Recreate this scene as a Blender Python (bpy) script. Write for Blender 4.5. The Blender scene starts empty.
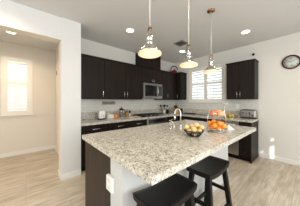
import bpy, bmesh, math, random
from mathutils import Vector, Matrix
random.seed(7)
R = math.radians
S = bpy.context.scene
COL = S.collection

# ------------------------------------------------------------ camera
cd = bpy.data.cameras.new('camera'); cam = bpy.data.objects.new('camera', cd); COL.objects.link(cam)
cd.sensor_width = 36.0; cd.lens = 36.0 * 141.836 / 300; cd.shift_x = 0.0006; cd.shift_y = -0.0062
cd.clip_start = 0.05; cd.clip_end = 200
cam.location = (0, 0, 1.329); cam.rotation_euler = (R(90), 0, R(48.82))
S.camera = cam

# ------------------------------------------------------------ world, sun, large lights, exposure
w = bpy.data.worlds.new('world'); S.world = w; w.use_nodes = True
bg = w.node_tree.nodes['Background']; bg.inputs[0].default_value = (0.88, 0.94, 1.0, 1); bg.inputs[1].default_value = 1.5

def lamp(name, kind, loc, energy, color, rot=(0, 0, 0), size=None, size_y=None, parent=None, **kw):
    l = bpy.data.lights.new(name, kind); l.energy = energy; l.color = color
    if size is not None:
        if kind == 'AREA':
            l.size = size
            if size_y: l.shape = 'RECTANGLE'; l.size_y = size_y
        else: l.shadow_soft_size = size
    for k, v in kw.items(): setattr(l, k, v)
    o = bpy.data.objects.new(name, l); COL.objects.link(o); o.location = loc; o.rotation_euler = rot
    if parent: o.parent = parent
    return o

sun_dir = Vector((-2.8, 3.0, -2.0)).normalized()
sun = lamp('sun', 'SUN', (4, -4, 5), 9.0, (1.0, 0.95, 0.86))
sun.rotation_euler = sun_dir.to_track_quat('-Z', 'Y').to_euler(); sun.data.angle = R(0.6)
# added area fills inside the unseen back and right walls, to brighten the room
lamp('fill_back', 'AREA', (-0.6, -2.9, 1.5), 58, (0.90, 0.955, 1.0), (R(90), 0, 0), 3.6, 2.2)
lamp('fill_right', 'AREA', (2.25, 0.8, 1.5), 108, (0.89, 0.95, 1.0), (R(90), 0, R(90)), 4.0, 2.2)
S.view_settings.view_transform = 'Standard'; S.view_settings.look = 'None'
S.view_settings.exposure = 0.18; S.view_settings.gamma = 1.0; S.view_settings.use_curve_mapping = False

# ------------------------------------------------------------ materials
def mat(name, color, rough=0.5, metal=0.0, emis=None, estr=0.0, spec=None, trans=0.0, coat=0.0):
    m = bpy.data.materials.new(name); m.use_nodes = True
    b = m.node_tree.nodes['Principled BSDF']
    b.inputs['Base Color'].default_value = (*color, 1); b.inputs['Roughness'].default_value = rough
    b.inputs['Metallic'].default_value = metal
    if spec is not None: b.inputs['Specular IOR Level'].default_value = spec
    if trans: b.inputs['Transmission Weight'].default_value = trans
    if coat: b.inputs['Coat Weight'].default_value = coat
    if emis: b.inputs['Emission Color'].default_value = (*emis, 1); b.inputs['Emission Strength'].default_value = estr
    return m
def nodes(m): return m.node_tree.nodes, m.node_tree.links, m.node_tree.nodes['Principled BSDF']
def mapping(m, scale=(1, 1, 1), rot=(0, 0, 0)):
    n, l, b = nodes(m)
    tc = n.new('ShaderNodeTexCoord'); mp = n.new('ShaderNodeMapping')
    mp.inputs['Scale'].default_value = scale; mp.inputs['Rotation'].default_value = rot
    l.new(tc.outputs['Object'], mp.inputs['Vector']); return mp
def ramp(m, stops, interp='LINEAR'):
    r = m.node_tree.nodes.new('ShaderNodeValToRGB'); r.color_ramp.interpolation = interp
    e = r.color_ramp.elements
    while len(e) < len(stops): e.new(0.5)
    for q, (p, c) in zip(e, stops): q.position = p; q.color = (*c, 1)
    return r
def noise(m, vec, scale, detail=3, rough=0.5):
    t = m.node_tree.nodes.new('ShaderNodeTexNoise'); t.inputs['Scale'].default_value = scale
    t.inputs['Detail'].default_value = detail; t.inputs['Roughness'].default_value = rough
    m.node_tree.links.new(vec, t.inputs['Vector']); return t
def mix(m, a, b, fac, mode='MIX'):
    x = m.node_tree.nodes.new('ShaderNodeMix'); x.data_type = 'RGBA'; x.blend_type = mode
    l = m.node_tree.links
    for v, i in ((fac, 0), (a, 6), (b, 7)):
        if isinstance(v, (int, float)): x.inputs[i].default_value = v
        elif isinstance(v, tuple): x.inputs[i].default_value = (*v, 1)
        else: l.new(v, x.inputs[i])
    return x.outputs[2]
def bump(m, src, strength, dist=0.01):
    n, l, b = nodes(m); bp = n.new('ShaderNodeBump'); bp.inputs['Strength'].default_value = strength
    bp.inputs['Distance'].default_value = dist; l.new(src, bp.inputs['Height']); l.new(bp.outputs[0], b.inputs['Normal'])

def plaster(name, c):
    m = mat(name, c, 0.85); n, l, b = nodes(m); mp = mapping(m)
    bump(m, noise(m, mp.outputs[0], 90, 4).outputs[0], 0.12, 0.002); return m
M_wall = plaster('wall_paint', (0.74, 0.71, 0.655))
M_nook = plaster('nook_wall_paint', (0.76, 0.70, 0.61))
M_column = plaster('column_paint', (0.72, 0.715, 0.70))
M_ceil = plaster('ceiling_paint', (0.70, 0.69, 0.67))
M_trim = mat('white_trim_paint', (0.82, 0.80, 0.76), 0.4)
M_shutter = mat('white_shutter', (0.90, 0.89, 0.86), 0.4)
M_shutter_frame = mat('cream_shutter_frame', (0.84, 0.80, 0.73), 0.4)
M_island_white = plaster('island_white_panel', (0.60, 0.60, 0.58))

def m_floor():
    m = mat('oak_plank_floor', (0.5, 0.4, 0.3), 0.38); n, l, b = nodes(m)
    mp = mapping(m, (1, 1, 1), (0, 0, R(90)))
    br = n.new('ShaderNodeTexBrick'); l.new(mp.outputs[0], br.inputs['Vector'])
    br.inputs['Scale'].default_value = 1.0; br.inputs['Brick Width'].default_value = 1.2; br.inputs['Row Height'].default_value = 0.178
    br.inputs['Mortar Size'].default_value = 0.0022; br.inputs['Mortar Smooth'].default_value = 0.1; br.offset = 0.37
    br.inputs['Color1'].default_value = (0.0, 0.0, 0.0, 1); br.inputs['Color2'].default_value = (1, 1, 1, 1); br.inputs['Mortar'].default_value = (0.5, 0.5, 0.5, 1)
    mp2 = mapping(m, (7, 1.1, 1)); g = noise(m, mp2.outputs[0], 2.2, 6, 0.6)
    mp3 = mapping(m, (60, 2.5, 1)); g2 = noise(m, mp3.outputs[0], 1.5, 4, 0.6)
    mp4 = mapping(m, (1, 1, 1)); g3 = noise(m, mp4.outputs[0], 2.4, 3)
    base = ramp(m, [(0.0, (0.475, 0.385, 0.285)), (0.5, (0.585, 0.49, 0.38)), (1.0, (0.67, 0.59, 0.48))]); l.new(br.outputs['Color'], base.inputs[0])
    gr = ramp(m, [(0.32, (0.39, 0.295, 0.195)), (0.48, (0.56, 0.475, 0.365)), (0.66, (0.76, 0.68, 0.565))]); l.new(g.outputs[0], gr.inputs[0])
    c = mix(m, base.outputs[0], gr.outputs[0], 0.62)
    gr2 = ramp(m, [(0.38, (0.78, 0.75, 0.70)), (0.56, (1, 1, 1))]); l.new(g2.outputs[0], gr2.inputs[0])
    c = mix(m, c, gr2.outputs[0], 0.7, 'MULTIPLY')
    c = mix(m, c, (0.36, 0.29, 0.21), br.outputs['Fac'])
    l.new(c, b.inputs['Base Color']); return m
M_floor = m_floor()

def m_granite():
    m = mat('speckled_granite', (0.6, 0.55, 0.46), 0.22); n, l, b = nodes(m); mp = mapping(m); v = mp.outputs[0]
    a = noise(m, v, 26, 6, 0.75); r1 = ramp(m, [(0.36, (0.31, 0.285, 0.235)), (0.47, (0.57, 0.52, 0.43)), (0.60, (0.77, 0.725, 0.635))]); l.new(a.outputs[0], r1.inputs[0])
    s = noise(m, v, 80, 4, 0.75); r2 = ramp(m, [(0.41, (1, 1, 1)), (0.465, (0, 0, 0))]); l.new(s.outputs[0], r2.inputs[0])
    c = mix(m, r1.outputs[0], (0.075, 0.07, 0.06), r2.outputs[0])
    k = noise(m, v, 60, 4, 0.7); r3 = ramp(m, [(0.56, (0, 0, 0)), (0.64, (1, 1, 1))]); l.new(k.outputs[0], r3.inputs[0])
    c = mix(m, c, (0.84, 0.81, 0.74), r3.outputs[0])
    k3 = noise(m, v, 15, 5, 0.7); r5 = ramp(m, [(0.50, (0, 0, 0)), (0.60, (0.55, 0.55, 0.55))]); l.new(k3.outputs[0], r5.inputs[0])
    c = mix(m, c, (0.76, 0.72, 0.625), r5.outputs[0])
    k2 = noise(m, v, 5, 4, 0.6); r4 = ramp(m, [(0.45, (0, 0, 0)), (0.75, (0.4, 0.4, 0.4))]); l.new(k2.outputs[0], r4.inputs[0])
    c = mix(m, c, (0.46, 0.42, 0.35), r4.outputs[0])
    l.new(c, b.inputs['Base Color']); return m
M_granite = m_granite()

def m_wood(name, c1, c2, axis=2, rough=0.42, spec=0.13):
    m = mat(name, c1, rough, spec=spec); n, l, b = nodes(m)
    sc = [28, 28, 28]; sc[axis] = 1.6; mp = mapping(m, tuple(sc)); a = noise(m, mp.outputs[0], 1.3, 5, 0.6)
    r = ramp(m, [(0.3, c1), (0.7, c2)]); l.new(a.outputs[0], r.inputs[0]); l.new(r.outputs[0], b.inputs['Base Color']); return m
M_cab = m_wood('espresso_wood', (0.009, 0.0065, 0.0055), (0.022, 0.0145, 0.011))
M_cab_dark = mat('espresso_edge', (0.008, 0.006, 0.005), 0.45, spec=0.15)
M_island_wood = m_wood('espresso_island_panel', (0.030, 0.021, 0.016), (0.055, 0.040, 0.031), 2, 0.45)
M_stool = m_wood('black_stool_wood', (0.006, 0.0055, 0.0055), (0.010, 0.009, 0.0085), 1, 0.4, 0.15)

def m_tile():
    m = mat('cream_backsplash_tile', (0.7, 0.69, 0.62), 0.25); n, l, b = nodes(m)
    tc = n.new('ShaderNodeTexCoord'); sp = n.new('ShaderNodeSeparateXYZ'); l.new(tc.outputs['Object'], sp.inputs[0])
    ad = n.new('ShaderNodeMath'); l.new(sp.outputs[0], ad.inputs[0]); l.new(sp.outputs[1], ad.inputs[1])
    cb = n.new('ShaderNodeCombineXYZ'); l.new(ad.outputs[0], cb.inputs[0]); l.new(sp.outputs[2], cb.inputs[1])
    br = n.new('ShaderNodeTexBrick'); l.new(cb.outputs[0], br.inputs['Vector']); br.inputs['Scale'].default_value = 1
    br.inputs['Brick Width'].default_value = 0.15; br.inputs['Row Height'].default_value = 0.074; br.inputs['Mortar Size'].default_value = 0.0025
    br.inputs['Color1'].default_value = (0.74, 0.73, 0.665, 1); br.inputs['Color2'].default_value = (0.69, 0.68, 0.61, 1); br.inputs['Mortar'].default_value = (0.55, 0.54, 0.48, 1)
    l.new(br.outputs['Color'], b.inputs['Base Color']); return m
M_tile = m_tile()
M_chrome = mat('brushed_nickel', (0.72, 0.70, 0.67), 0.25, 1.0)
M_steel = mat('stainless_steel', (0.60, 0.585, 0.555), 0.3, 1.0)
M_steel_dark = mat('dark_stainless', (0.34, 0.33, 0.31), 0.32, 1.0)
M_mercury = mat('mercury_silver', (0.60, 0.585, 0.56), 0.16, 1.0)
M_rod = mat('satin_white_rod', (0.58, 0.54, 0.49), 0.4, 0.3)
M_bronze = mat('bronze_canopy', (0.38, 0.24, 0.13), 0.25, 1.0)
M_black = mat('black_plastic', (0.010, 0.010, 0.010), 0.35, spec=0.25)
M_blackglass = mat('black_glass', (0.015, 0.015, 0.017), 0.08)
M_iron = mat('black_iron', (0.015, 0.014, 0.014), 0.5)
M_white = mat('white_plastic', (0.84, 0.83, 0.80), 0.35)
M_ceramic = mat('white_ceramic', (0.78, 0.78, 0.73), 0.25)
M_red = mat('red_enamel', (0.20, 0.008, 0.010), 0.18)
M_burgundy = mat('burgundy_clock_frame', (0.11, 0.008, 0.02), 0.25, spec=0.2)
M_face = mat('clock_face', (0.60, 0.64, 0.56), 0.5)
n_, l_, b_ = nodes(M_face); mp_ = mapping(M_face); a_ = noise(M_face, mp_.outputs[0], 16, 3); r_ = ramp(M_face, [(0.42, (0.42, 0.48, 0.40)), (0.55, (0.68, 0.71, 0.64))]); l_.new(a_.outputs[0], r_.inputs[0]); l_.new(r_.outputs[0], b_.inputs['Base Color'])
M_ink = mat('dark_ink', (0.04, 0.035, 0.035), 0.6)
M_plum = mat('plum_ink', (0.17, 0.06, 0.07), 0.6)
M_plaque = mat('aged_plaque_wood', (0.30, 0.27, 0.21), 0.6)
def skin_noise(name, c1, c2, sc, rough=0.4):
    m = mat(name, c1, rough); n, l, b = nodes(m); mp = mapping(m); a = noise(m, mp.outputs[0], sc, 3)
    r = ramp(m, [(0.35, c1), (0.65, c2)]); l.new(a.outputs[0], r.inputs[0]); l.new(r.outputs[0], b.inputs['Base Color'])
    return m
M_orange = skin_noise('orange_peel', (0.88, 0.27, 0.025), (0.93, 0.37, 0.05), 20, 0.4)
M_pumpkin = skin_noise('pumpkin_skin', (0.75, 0.22, 0.03), (0.85, 0.30, 0.06), 20, 0.4)
M_apple = skin_noise('red_apple_skin', (0.75, 0.07, 0.03), (0.88, 0.30, 0.08), 14, 0.3)
M_peach = skin_noise('peach_skin', (0.88, 0.38, 0.13), (0.90, 0.58, 0.30), 14, 0.5)
M_yellow = skin_noise('pale_yellow_skin', (0.70, 0.47, 0.17), (0.82, 0.62, 0.30), 18, 0.5)
M_olive = skin_noise('olive_green_skin', (0.22, 0.17, 0.03), (0.55, 0.36, 0.06), 20, 0.4)
M_stem = mat('dry_stem', (0.12, 0.08, 0.03), 0.8)
M_amber = mat('amber_liquid', (0.42, 0.20, 0.015), 0.15)
M_amber_light = mat('orange_label', (0.80, 0.36, 0.06), 0.4)
M_board = m_wood('pale_board_wood', (0.52, 0.42, 0.31), (0.62, 0.52, 0.40), 1, 0.4)
M_coffee = mat('dark_coffee_glass', (0.17, 0.15, 0.13), 0.08)
M_vent = mat('grey_vent_metal', (0.34, 0.33, 0.31), 0.5)
M_vent_dark = mat('vent_duct', (0.03, 0.03, 0.03), 0.8)
M_lens = mat('warm_lit_lens', (1, 0.9, 0.7), 0.5, emis=(1.0, 0.80, 0.52), estr=9.0)
M_diffuser = mat('warm_lit_glass', (0.66, 0.52, 0.38), 0.4, emis=(1.0, 0.70, 0.38), estr=0.38)
def m_glass(name, tint, f=0.88):
    m = bpy.data.materials.new(name); m.use_nodes = True; n = m.node_tree.nodes; l = m.node_tree.links; n.remove(n['Principled BSDF'])
    t = n.new('ShaderNodeBsdfTransparent'); t.inputs[0].default_value = (*tint, 1); g = n.new('ShaderNodeBsdfGlossy'); g.inputs[0].default_value = (1, 1, 1, 1); g.inputs['Roughness'].default_value = 0.03
    x = n.new('ShaderNodeMixShader'); x.inputs[0].default_value = 1 - f; l.new(t.outputs[0], x.inputs[1]); l.new(g.outputs[0], x.inputs[2]); l.new(x.outputs[0], n['Material Output'].inputs['Surface']); return m
M_glass = m_glass('clear_glass', (0.95, 0.97, 0.95))
M_pane = m_glass('window_glass', (0.97, 0.99, 0.98), 0.95)

# ------------------------------------------------------------ mesh helpers
def BM(): return bmesh.new()
def box(bm, x0, x1, y0, y1, z0, z1, bev=0.0, rot=None, piv=None):
    r = bmesh.ops.create_cube(bm, size=1.0); vs = r['verts']
    for v in vs: v.co = Vector(((x0 + x1) / 2 + v.co.x * (x1 - x0), (y0 + y1) / 2 + v.co.y * (y1 - y0), (z0 + z1) / 2 + v.co.z * (z1 - z0)))
    if bev:
        es = list({e for v in vs for e in v.link_edges}); k = bmesh.ops.bevel(bm, geom=es, offset=bev, segments=2, affect='EDGES', profile=0.5)
        vs = list({v for f in k['faces'] for v in f.verts} | {v for v in vs if v.is_valid})
    if rot is not None:
        p = Vector(piv) if piv else Vector(((x0 + x1) / 2, (y0 + y1) / 2, (z0 + z1) / 2))
        bmesh.ops.transform(bm, matrix=Matrix.Translation(p) @ rot @ Matrix.Translation(-p), verts=vs)
    return vs
def lathe(bm, prof, c=(0, 0, 0), seg=32, cap=True, sx=1, sy=1):
    rings = []
    for r, z in prof:
        rings.append([bm.verts.new((c[0] + sx * r * math.cos(2 * math.pi * i / seg), c[1] + sy * r * math.sin(2 * math.pi * i / seg), c[2] + z)) for i in range(seg)])
    for a, b in zip(rings, rings[1:]):
        for i in range(seg):
            f = bm.faces.new((a[i], a[(i + 1) % seg], b[(i + 1) % seg], b[i])); f.smooth = True
    if cap:
        if prof[0][0] > 1e-4: bm.faces.new(rings[0][::-1])
        if prof[-1][0] > 1e-4: bm.faces.new(rings[-1])
    return rings
def tube(bm, pts, r, seg=10, closed=False):
    pts = [Vector(p) for p in pts]; n = len(pts); rings = []; up = None
    rr = r if isinstance(r, (list, tuple)) else [r] * n
    for i, p in enumerate(pts):
        if closed: d = pts[(i + 1) % n] - pts[i - 1]
        else: d = (pts[min(i + 1, n - 1)] - pts[max(i - 1, 0)])
        d.normalize()
        if up is None: up = Vector((0, 0, 1)) if abs(d.z) < 0.9 else Vector((1, 0, 0))
        s = d.cross(up)
        if s.length < 1e-5: s = d.orthogonal()
        s.normalize(); up = s.cross(d).normalized()
        rings.append([bm.verts.new(p + rr[i] * (math.cos(2 * math.pi * k / seg) * s + math.sin(2 * math.pi * k / seg) * up)) for k in range(seg)])
    m = n if closed else n - 1
    for i in range(m):
        a, b = rings[i], rings[(i + 1) % n]
        for k in range(seg):
            f = bm.faces.new((a[k], a[(k + 1) % seg], b[(k + 1) % seg], b[k])); f.smooth = True
    if not closed: bm.faces.new(rings[0][::-1]); bm.faces.new(rings[-1])
def circle(c, r, n=32, axis='z'):
    out = []
    for i in range(n):
        a = 2 * math.pi * i / n; u, v = r * math.cos(a), r * math.sin(a)
        out.append((c[0] + u, c[1] + v, c[2]) if axis == 'z' else ((c[0] + u, c[1], c[2] + v) if axis == 'y' else (c[0], c[1] + u, c[2] + v)))
    return out
def ball(bm, c, r, sz=1.0, seg=16, dent=0.0):
    prof = []
    for i in range(9):
        a = -math.pi / 2 + math.pi * i / 8; k = r * math.cos(a); z = r * sz * math.sin(a)
        if dent and i in (0, 8): z *= (1 - dent)
        prof.append((max(k, 0.0005), z))
    lathe(bm, prof, c, seg)
def beam(bm, a, b, w, d=None, ref=(0, 0, 1), w2=None):
    a, b = Vector(a), Vector(b); d = d or w; w2 = w2 or w; t = (b - a).normalized(); s = t.cross(Vector(ref))
    if s.length < 1e-4: s = t.cross(Vector((0, 1, 0)))
    s.normalize(); u = s.cross(t).normalized(); vs = []
    for p, q in ((a, 1), (b, w2 / w)):
        for i, j in ((-1, -1), (1, -1), (1, 1), (-1, 1)): vs.append(bm.verts.new(p + s * i * w / 2 * q + u * j * d / 2 * q))
    for f in ((3, 2, 1, 0), (4, 5, 6, 7), (0, 1, 5, 4), (1, 2, 6, 5), (2, 3, 7, 6), (3, 0, 4, 7)): bm.faces.new([vs[i] for i in f])
def obj(name, bm, m, parent=None):
    bmesh.ops.recalc_face_normals(bm, faces=bm.faces[:])
    me = bpy.data.meshes.new(name); bm.to_mesh(me); bm.free(); me.materials.append(m)
    o = bpy.data.objects.new(name, me); COL.objects.link(o)
    if parent: o.parent = parent; o.matrix_parent_inverse = Matrix.Identity(4)
    return o
def tag(o, label, cat, group=None):
    o['label'] = label; o['category'] = cat
    if group: o['group'] = group
    return o
def thing(name, label, cat, loc=(0, 0, 0), rz=0, group=None):
    o = bpy.data.objects.new(name, None); COL.objects.link(o); o.location = loc; o.rotation_euler = (0, 0, rz); o.empty_display_size = 0.1
    return tag(o, label, cat, group)
def struct(name, bm, m, parent=None):
    o = obj(name, bm, m, parent)
    if not parent: o['kind'] = 'structure'
    return o
def copy_tree(o, parent=None):
    c = o.copy(); COL.objects.link(c)
    if parent: c.parent = parent
    for ch in list(o.children): copy_tree(ch, c)
    return c

# ------------------------------------------------------------ room shell
H = 2.74; XA = -3.40; YB = 4.216; XC = -2.769; XN = -4.795
b = BM(); box(b, -4.95, 2.5, -3.3, 4.35, -0.1, 0); struct('floor', b, M_floor)
b = BM(); box(b, -4.95, 2.5, -3.3, 4.35, H, H + 0.1); struct('ceiling', b, M_ceil)
b = BM(); box(b, XA - 0.12, XA, 0.757, YB + 0.12, 0, H); struct('wall_left', b, M_wall)
# far wall with the window opening
WX0, WX1, WZ0, WZ1 = -2.73, -1.62, 1.335, 2.36
b = BM()
box(b, XA, WX0, YB, YB + 0.12, 0, H); box(b, WX1, 2.5, YB, YB + 0.12, 0, H); box(b, WX0, WX1, YB, YB + 0.12, 0, WZ0); box(b, WX0, WX1, YB, YB + 0.12, WZ1, H)
struct('wall_far', b, M_wall)
# stub wall (column) and header over the wide opening
b = BM(); box(b, -3.02, XC, 0.457, 0.757, 0, H); box(b, XA - 0.12, -3.02, 0.62, 0.757, 0, H); struct('wall_stub', b, M_column)
b = BM(); box(b, -2.98, XC - 0.02, -2.0, 0.457, 2.372, H); box(b, -2.98, XC - 0.02, -3.2, -2.0, 0, H); struct('wall_opening', b, M_column)
b = BM(); box(b, -3.02, XC - 0.022, 0.449, 0.457, 0.096, 2.372); box(b, -2.98, XC - 0.022, -2.0, 0.449, 2.364, 2.372); struct('lining_warm_light', b, M_nook)  # warm nook light on jamb and header underside, put into this lining's colour
# nook
NY0, NY1, NZ0, NZ1 = -0.40, 0.10, 1.03, 2.36
b = BM(); box(b, XN - 0.12, XN, -3.2, NY0, 0, H); box(b, XN - 0.12, XN, NY1, 0.62, 0, H); box(b, XN - 0.12, XN, NY0, NY1, 0, NZ0); box(b, XN - 0.12, XN, NY0, NY1, NZ1, H)
struct('wall_nook_side', b, M_nook)
b = BM(); box(b, XN - 0.12, XA - 0.12, 0.62, 0.74, 0, H); struct('wall_nook_end', b, M_nook)
# walls behind the photographer
b = BM(); box(b, -4.95, 2.5, -3.3, -3.2, 0, H); struct('wall_back', b, M_wall)
sun_slots = [(0.93, 1.03, 2.17, 2.47), (0.95, 1.02, 2.56, 2.655), (0.76, 0.82, 2.36, 2.45)]  # unseen openings added to throw sun patches low on the far wall
b = BM()
ys = sorted({-3.3, 4.35} | {h[0] for h in sun_slots} | {h[1] for h in sun_slots}); zs = sorted({0, H} | {h[2] for h in sun_slots} | {h[3] for h in sun_slots})
for y0, y1 in zip(ys, ys[1:]):
    for z0, z1 in zip(zs, zs[1:]):
        if not any(h[0] - 1e-6 <= y0 and y1 <= h[1] + 1e-6 and h[2] - 1e-6 <= z0 and z1 <= h[3] + 1e-6 for h in sun_slots): box(b, 2.4, 2.44, y0, y1, z0, z1)
struct('wall_right', b, M_wall)
# baseboards
BH = 0.095
b = BM(); box(b, XC, XC + 0.015, 0.457, 0.757, 0, BH, 0.003); box(b, -3.035, XC + 0.015, 0.442, 0.457, 0, BH, 0.003); struct('baseboard_stub', b, M_trim)
b = BM(); box(b, XN, XN + 0.014, -3.2, 0.62, 0, BH); struct('baseboard_nook_side', b, M_trim)
b = BM(); box(b, XN, -4.46, 0.606, 0.62, 0, BH); struct('baseboard_nook_end', b, M_trim)
b = BM(); box(b, -0.838, 2.4, YB - 0.014, YB, 0, BH, 0.003); struct('baseboard_far', b, M_trim)
# door casing at the end of the nook
b = BM()
box(b, -4.46, -4.38, 0.60, 0.62, 0, 2.12); box(b, -3.60, -3.53, 0.60, 0.62, 0, 2.12); box(b, -4.46, -3.53, 0.60, 0.62, 2.12, 2.20); struct('trim_1', b, M_nook)
d = BM(); box(d, -4.38, -3.60, 0.606, 0.62, 0.008, 2.12); dr = struct('door_1', d, M_nook)
b = BM(); box(b, -4.325, -4.29, 0.585, 0.606, 2.0, 2.10, 0.004); struct('hinge', b, M_steel_dark, dr)

# windows with plantation shutters
def shutter_window(name, axis, c, a0, a1, z0, z1, panels, zmid, sgn, frame_m, angle):
    """axis 'y': window in a wall y=c spanning a0..a1 in x; axis 'x': wall x=c spanning a0..a1 in y; sgn points into the room"""
    def B(bm, u0, u1, d0, d1, zz0, zz1, bev=0, rot=None):
        lo, hi = sorted((c + sgn * d0, c + sgn * d1))
        if axis == 'y': return box(bm, u0, u1, lo, hi, zz0, zz1, bev, rot)
        return box(bm, lo, hi, u0, u1, zz0, zz1, bev, rot)
    f = BM(); t = 0.035
    B(f, a0 - t, a0 + 0.03, -0.02, 0.022, z0 - t, z1 + t, 0.004); B(f, a1 - 0.03, a1 + t, -0.02, 0.022, z0 - t, z1 + t, 0.004)
    B(f, a0 - t, a1 + t, -0.02, 0.0205, z1 - 0.02, z1 + t, 0.004); B(f, a0 - t, a1 + t, -0.02, 0.0205, z0 - t, z0 + 0.02, 0.004)
    B(f, a0 - t - 0.01, a1 + t + 0.01, 0.0, 0.04, z0 - t - 0.018, z0 - t, 0.004)
    root = struct(name, f, frame_m)
    g = BM(); B(g, a0, a1, -0.10, -0.095, z0, z1); struct('window_pane', g, M_pane, root)
    for (p0, p1) in panels:
        s = BM(); st = 0.045
        B(s, p0, p0 + st, -0.018, 0.016, z0 + 0.02, z1 - 0.02); B(s, p1 - st, p1, -0.018, 0.016, z0 + 0.02, z1 - 0.02)
        for q0, q1 in ((z0 + 0.02, z0 + 0.06), (zmid - 0.03, zmid + 0.03), (z1 - 0.06, z1 - 0.02)): B(s, p0 + st, p1 - st, -0.018, 0.016, q0, q1)
        sh = struct('shutter_frame', s, frame_m, root)
        for q0, q1 in ((z0 + 0.06, zmid - 0.03), (zmid + 0.03, z1 - 0.06)):
            n = max(2, round((q1 - q0) / 0.082)); pitch = (q1 - q0) / n; lv = BM()
            for i in range(n):
                zc = q0 + pitch * (i + 0.5)
                rt = Matrix.Rotation(angle * sgn, 4, 'X') if axis == 'y' else Matrix.Rotation(-angle * sgn, 4, 'Y')
                B(lv, p0 + st, p1 - st, -0.042, 0.038, zc - 0.005, zc + 0.005, 0, rt)
            struct('louvers', lv, M_shutter, sh)
        r = BM(); pc = (p0 + p1) / 2; B(r, pc - 0.006, pc + 0.006, 0.036, 0.046, z0 + 0.09, z1 - 0.09); struct('tilt_rod', r, M_shutter, sh)
    return root
shutter_window('window_1', 'y', YB, WX0, WX1, WZ0, WZ1, [(-2.70, -2.18), (-2.17, -1.65)], 1.875, -1, M_shutter_frame, R(-33))
shutter_window('window_2', 'x', XN, NY0, NY1, NZ0, NZ1, [(-0.37, 0.07)], 1.77, 1, M_shutter_frame, R(-50))

# tiled backsplash
b = BM(); box(b, XA, XA + 0.008, 0.757, YB, 1.07, 1.385); struct('trim_2', b, M_tile)
b = BM(); box(b, XA + 0.008, -0.845, YB - 0.008, YB, 1.07, 1.285); box(b, -1.56, -0.845, YB - 0.008, YB, 1.285, 1.385); box(b, XA + 0.008, -2.80, YB - 0.008, YB, 1.285, 1.385); struct('trim_3', b, M_tile)

# ------------------------------------------------------------ cabinets
def bar_handle_v(x, y, z0, z1, nx, ny, parent):
    b = BM(); ox, oy = nx * 0.03, ny * 0.03
    tube(b, [(x + ox, y + oy, z0), (x + ox, y + oy, z1)], 0.0065, 8)
    for z in (z0 + 0.015, z1 - 0.015): tube(b, [(x, y, z), (x + ox, y + oy, z)], 0.005, 6)
    return obj('handle', b, M_chrome, parent)
def bar_handle_h(x, y, z, L, nx, ny, parent):
    b = BM(); ox, oy = nx * 0.03, ny * 0.03; ux, uy = abs(ny), abs(nx)
    a = (x + ox - ux * L / 2, y + oy - uy * L / 2, z); c = (x + ox + ux * L / 2, y + oy + uy * L / 2, z)
    tube(b, [a, c], 0.0065, 8)
    for k in (-0.4, 0.4): tube(b, [(x + ux * L * k, y + uy * L * k, z), (x + ox + ux * L * k, y + oy + uy * L * k, z)], 0.005, 6)
    return obj('handle', b, M_chrome, parent)

ZT = 2.285; ZB = 1.372; XF = -3.05
GA = 'dark wall cabinets'
def upper_A(y0, y1, z0, z1, doors, label, crown=True, xf=XF, handles=(), hz=None, name='wall_cabinet'):
    t = thing(name, label, 'cabinet', (0, 0, 0)); t.location = ((XA + xf) / 2, (y0 + y1) / 2, z0)
    off = Vector(t.location)
    def L(bm):
        bmesh.ops.translate(bm, vec=-off, verts=bm.verts[:]); return bm
    b = BM(); box(b, XA + 0.001, xf - 0.022, y0 + 0.001, y1 - 0.001, z0, z1 - (0.03 if crown else 0)); obj('body', L(b), M_cab, t)
    if crown:
        b = BM(); box(b, XA + 0.001, xf + 0.012, y0 + 0.001, y1 - 0.001, z1 - 0.03, z1, 0.004); obj('crown', L(b), M_cab_dark, t)
    for i, (d0, d1, hy) in enumerate(doors):
        b = BM(); box(b, xf - 0.022, xf, d0 + 0.003, d1 - 0.003, z0 + 0.004, z1 - 0.036 if crown else z1 - 0.01, 0.002); dd = obj('door', L(b), M_cab, t)
        if hy is not None:
            hb = bar_handle_v(xf, hy, hz[0] if hz else z0 + 0.05, hz[1] if hz else z0 + 0.19, 1, 0, dd); hb.location = -off
    return t
upper_A(0.758, 1.325, ZB, ZT, [(0.758, 1.325, 1.285)], 'dark wood wall cabinet with one door, next to the white column')
upper_A(1.325, 2.40, ZB, ZT, [(1.325, 1.865, 1.825), (1.865, 2.40, 1.905)], 'wide dark two-door wall cabinet just left of the microwave')
upper_A(2.40, 3.14, 1.835, ZT, [(2.40, 2.77, 2.735), (2.77, 3.14, 2.805)], 'short dark wall cabinet directly above the microwave', hz=(1.87, 1.96))
upper_A(2.412, 3.12, ZT + 0.001, 2.715, [(2.412, 2.766, None), (2.766, 3.12, None)], 'raised dark cabinet box near the ceiling above the microwave cabinet', crown=False, xf=XF - 0.005)
upper_A(3.14, 3.874, ZB, ZT, [(3.14, 3.44, 3.405), (3.44, 3.874, None)], 'dark wall cabinet right of the microwave, under the red kettle')
def upper_B(x0, x1, yf, doors, label, zt=ZT, zb=ZB):
    t = thing('wall_cabinet', label, 'cabinet', ((x0 + x1) / 2, (YB + yf) / 2, zb)); off = Vector(t.location)
    def L(bm): bmesh.ops.translate(bm, vec=-off, verts=bm.verts[:]); return bm
    b = BM(); box(b, x0 + 0.001, x1 - 0.001, yf + 0.022, YB - 0.001, zb, zt - 0.03); obj('body', L(b), M_cab, t)
    b = BM(); box(b, x0 + 0.001 - (0.012 if x0 > -2 else 0), x1 + 0.012, yf - 0.012, YB - 0.001, zt - 0.03, zt, 0.004); obj('crown', L(b), M_cab_dark, t)
    for d0, d1, hx in doors:
        b = BM(); box(b, d0 + 0.003, d1 - 0.003, yf, yf + 0.022, zb + 0.004, zt - 0.036, 0.002); dd = obj('door', L(b), M_cab, t)
        if hx is not None: hb = bar_handle_v(hx, yf, zb + 0.05, zb + 0.19, 0, -1, dd); hb.location = -off
    return t
upper_B(XA, -2.87, 3.876, [(-3.028, -2.87, -2.99)], 'dark corner wall cabinet left of the shuttered window', zt=2.30)
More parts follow.
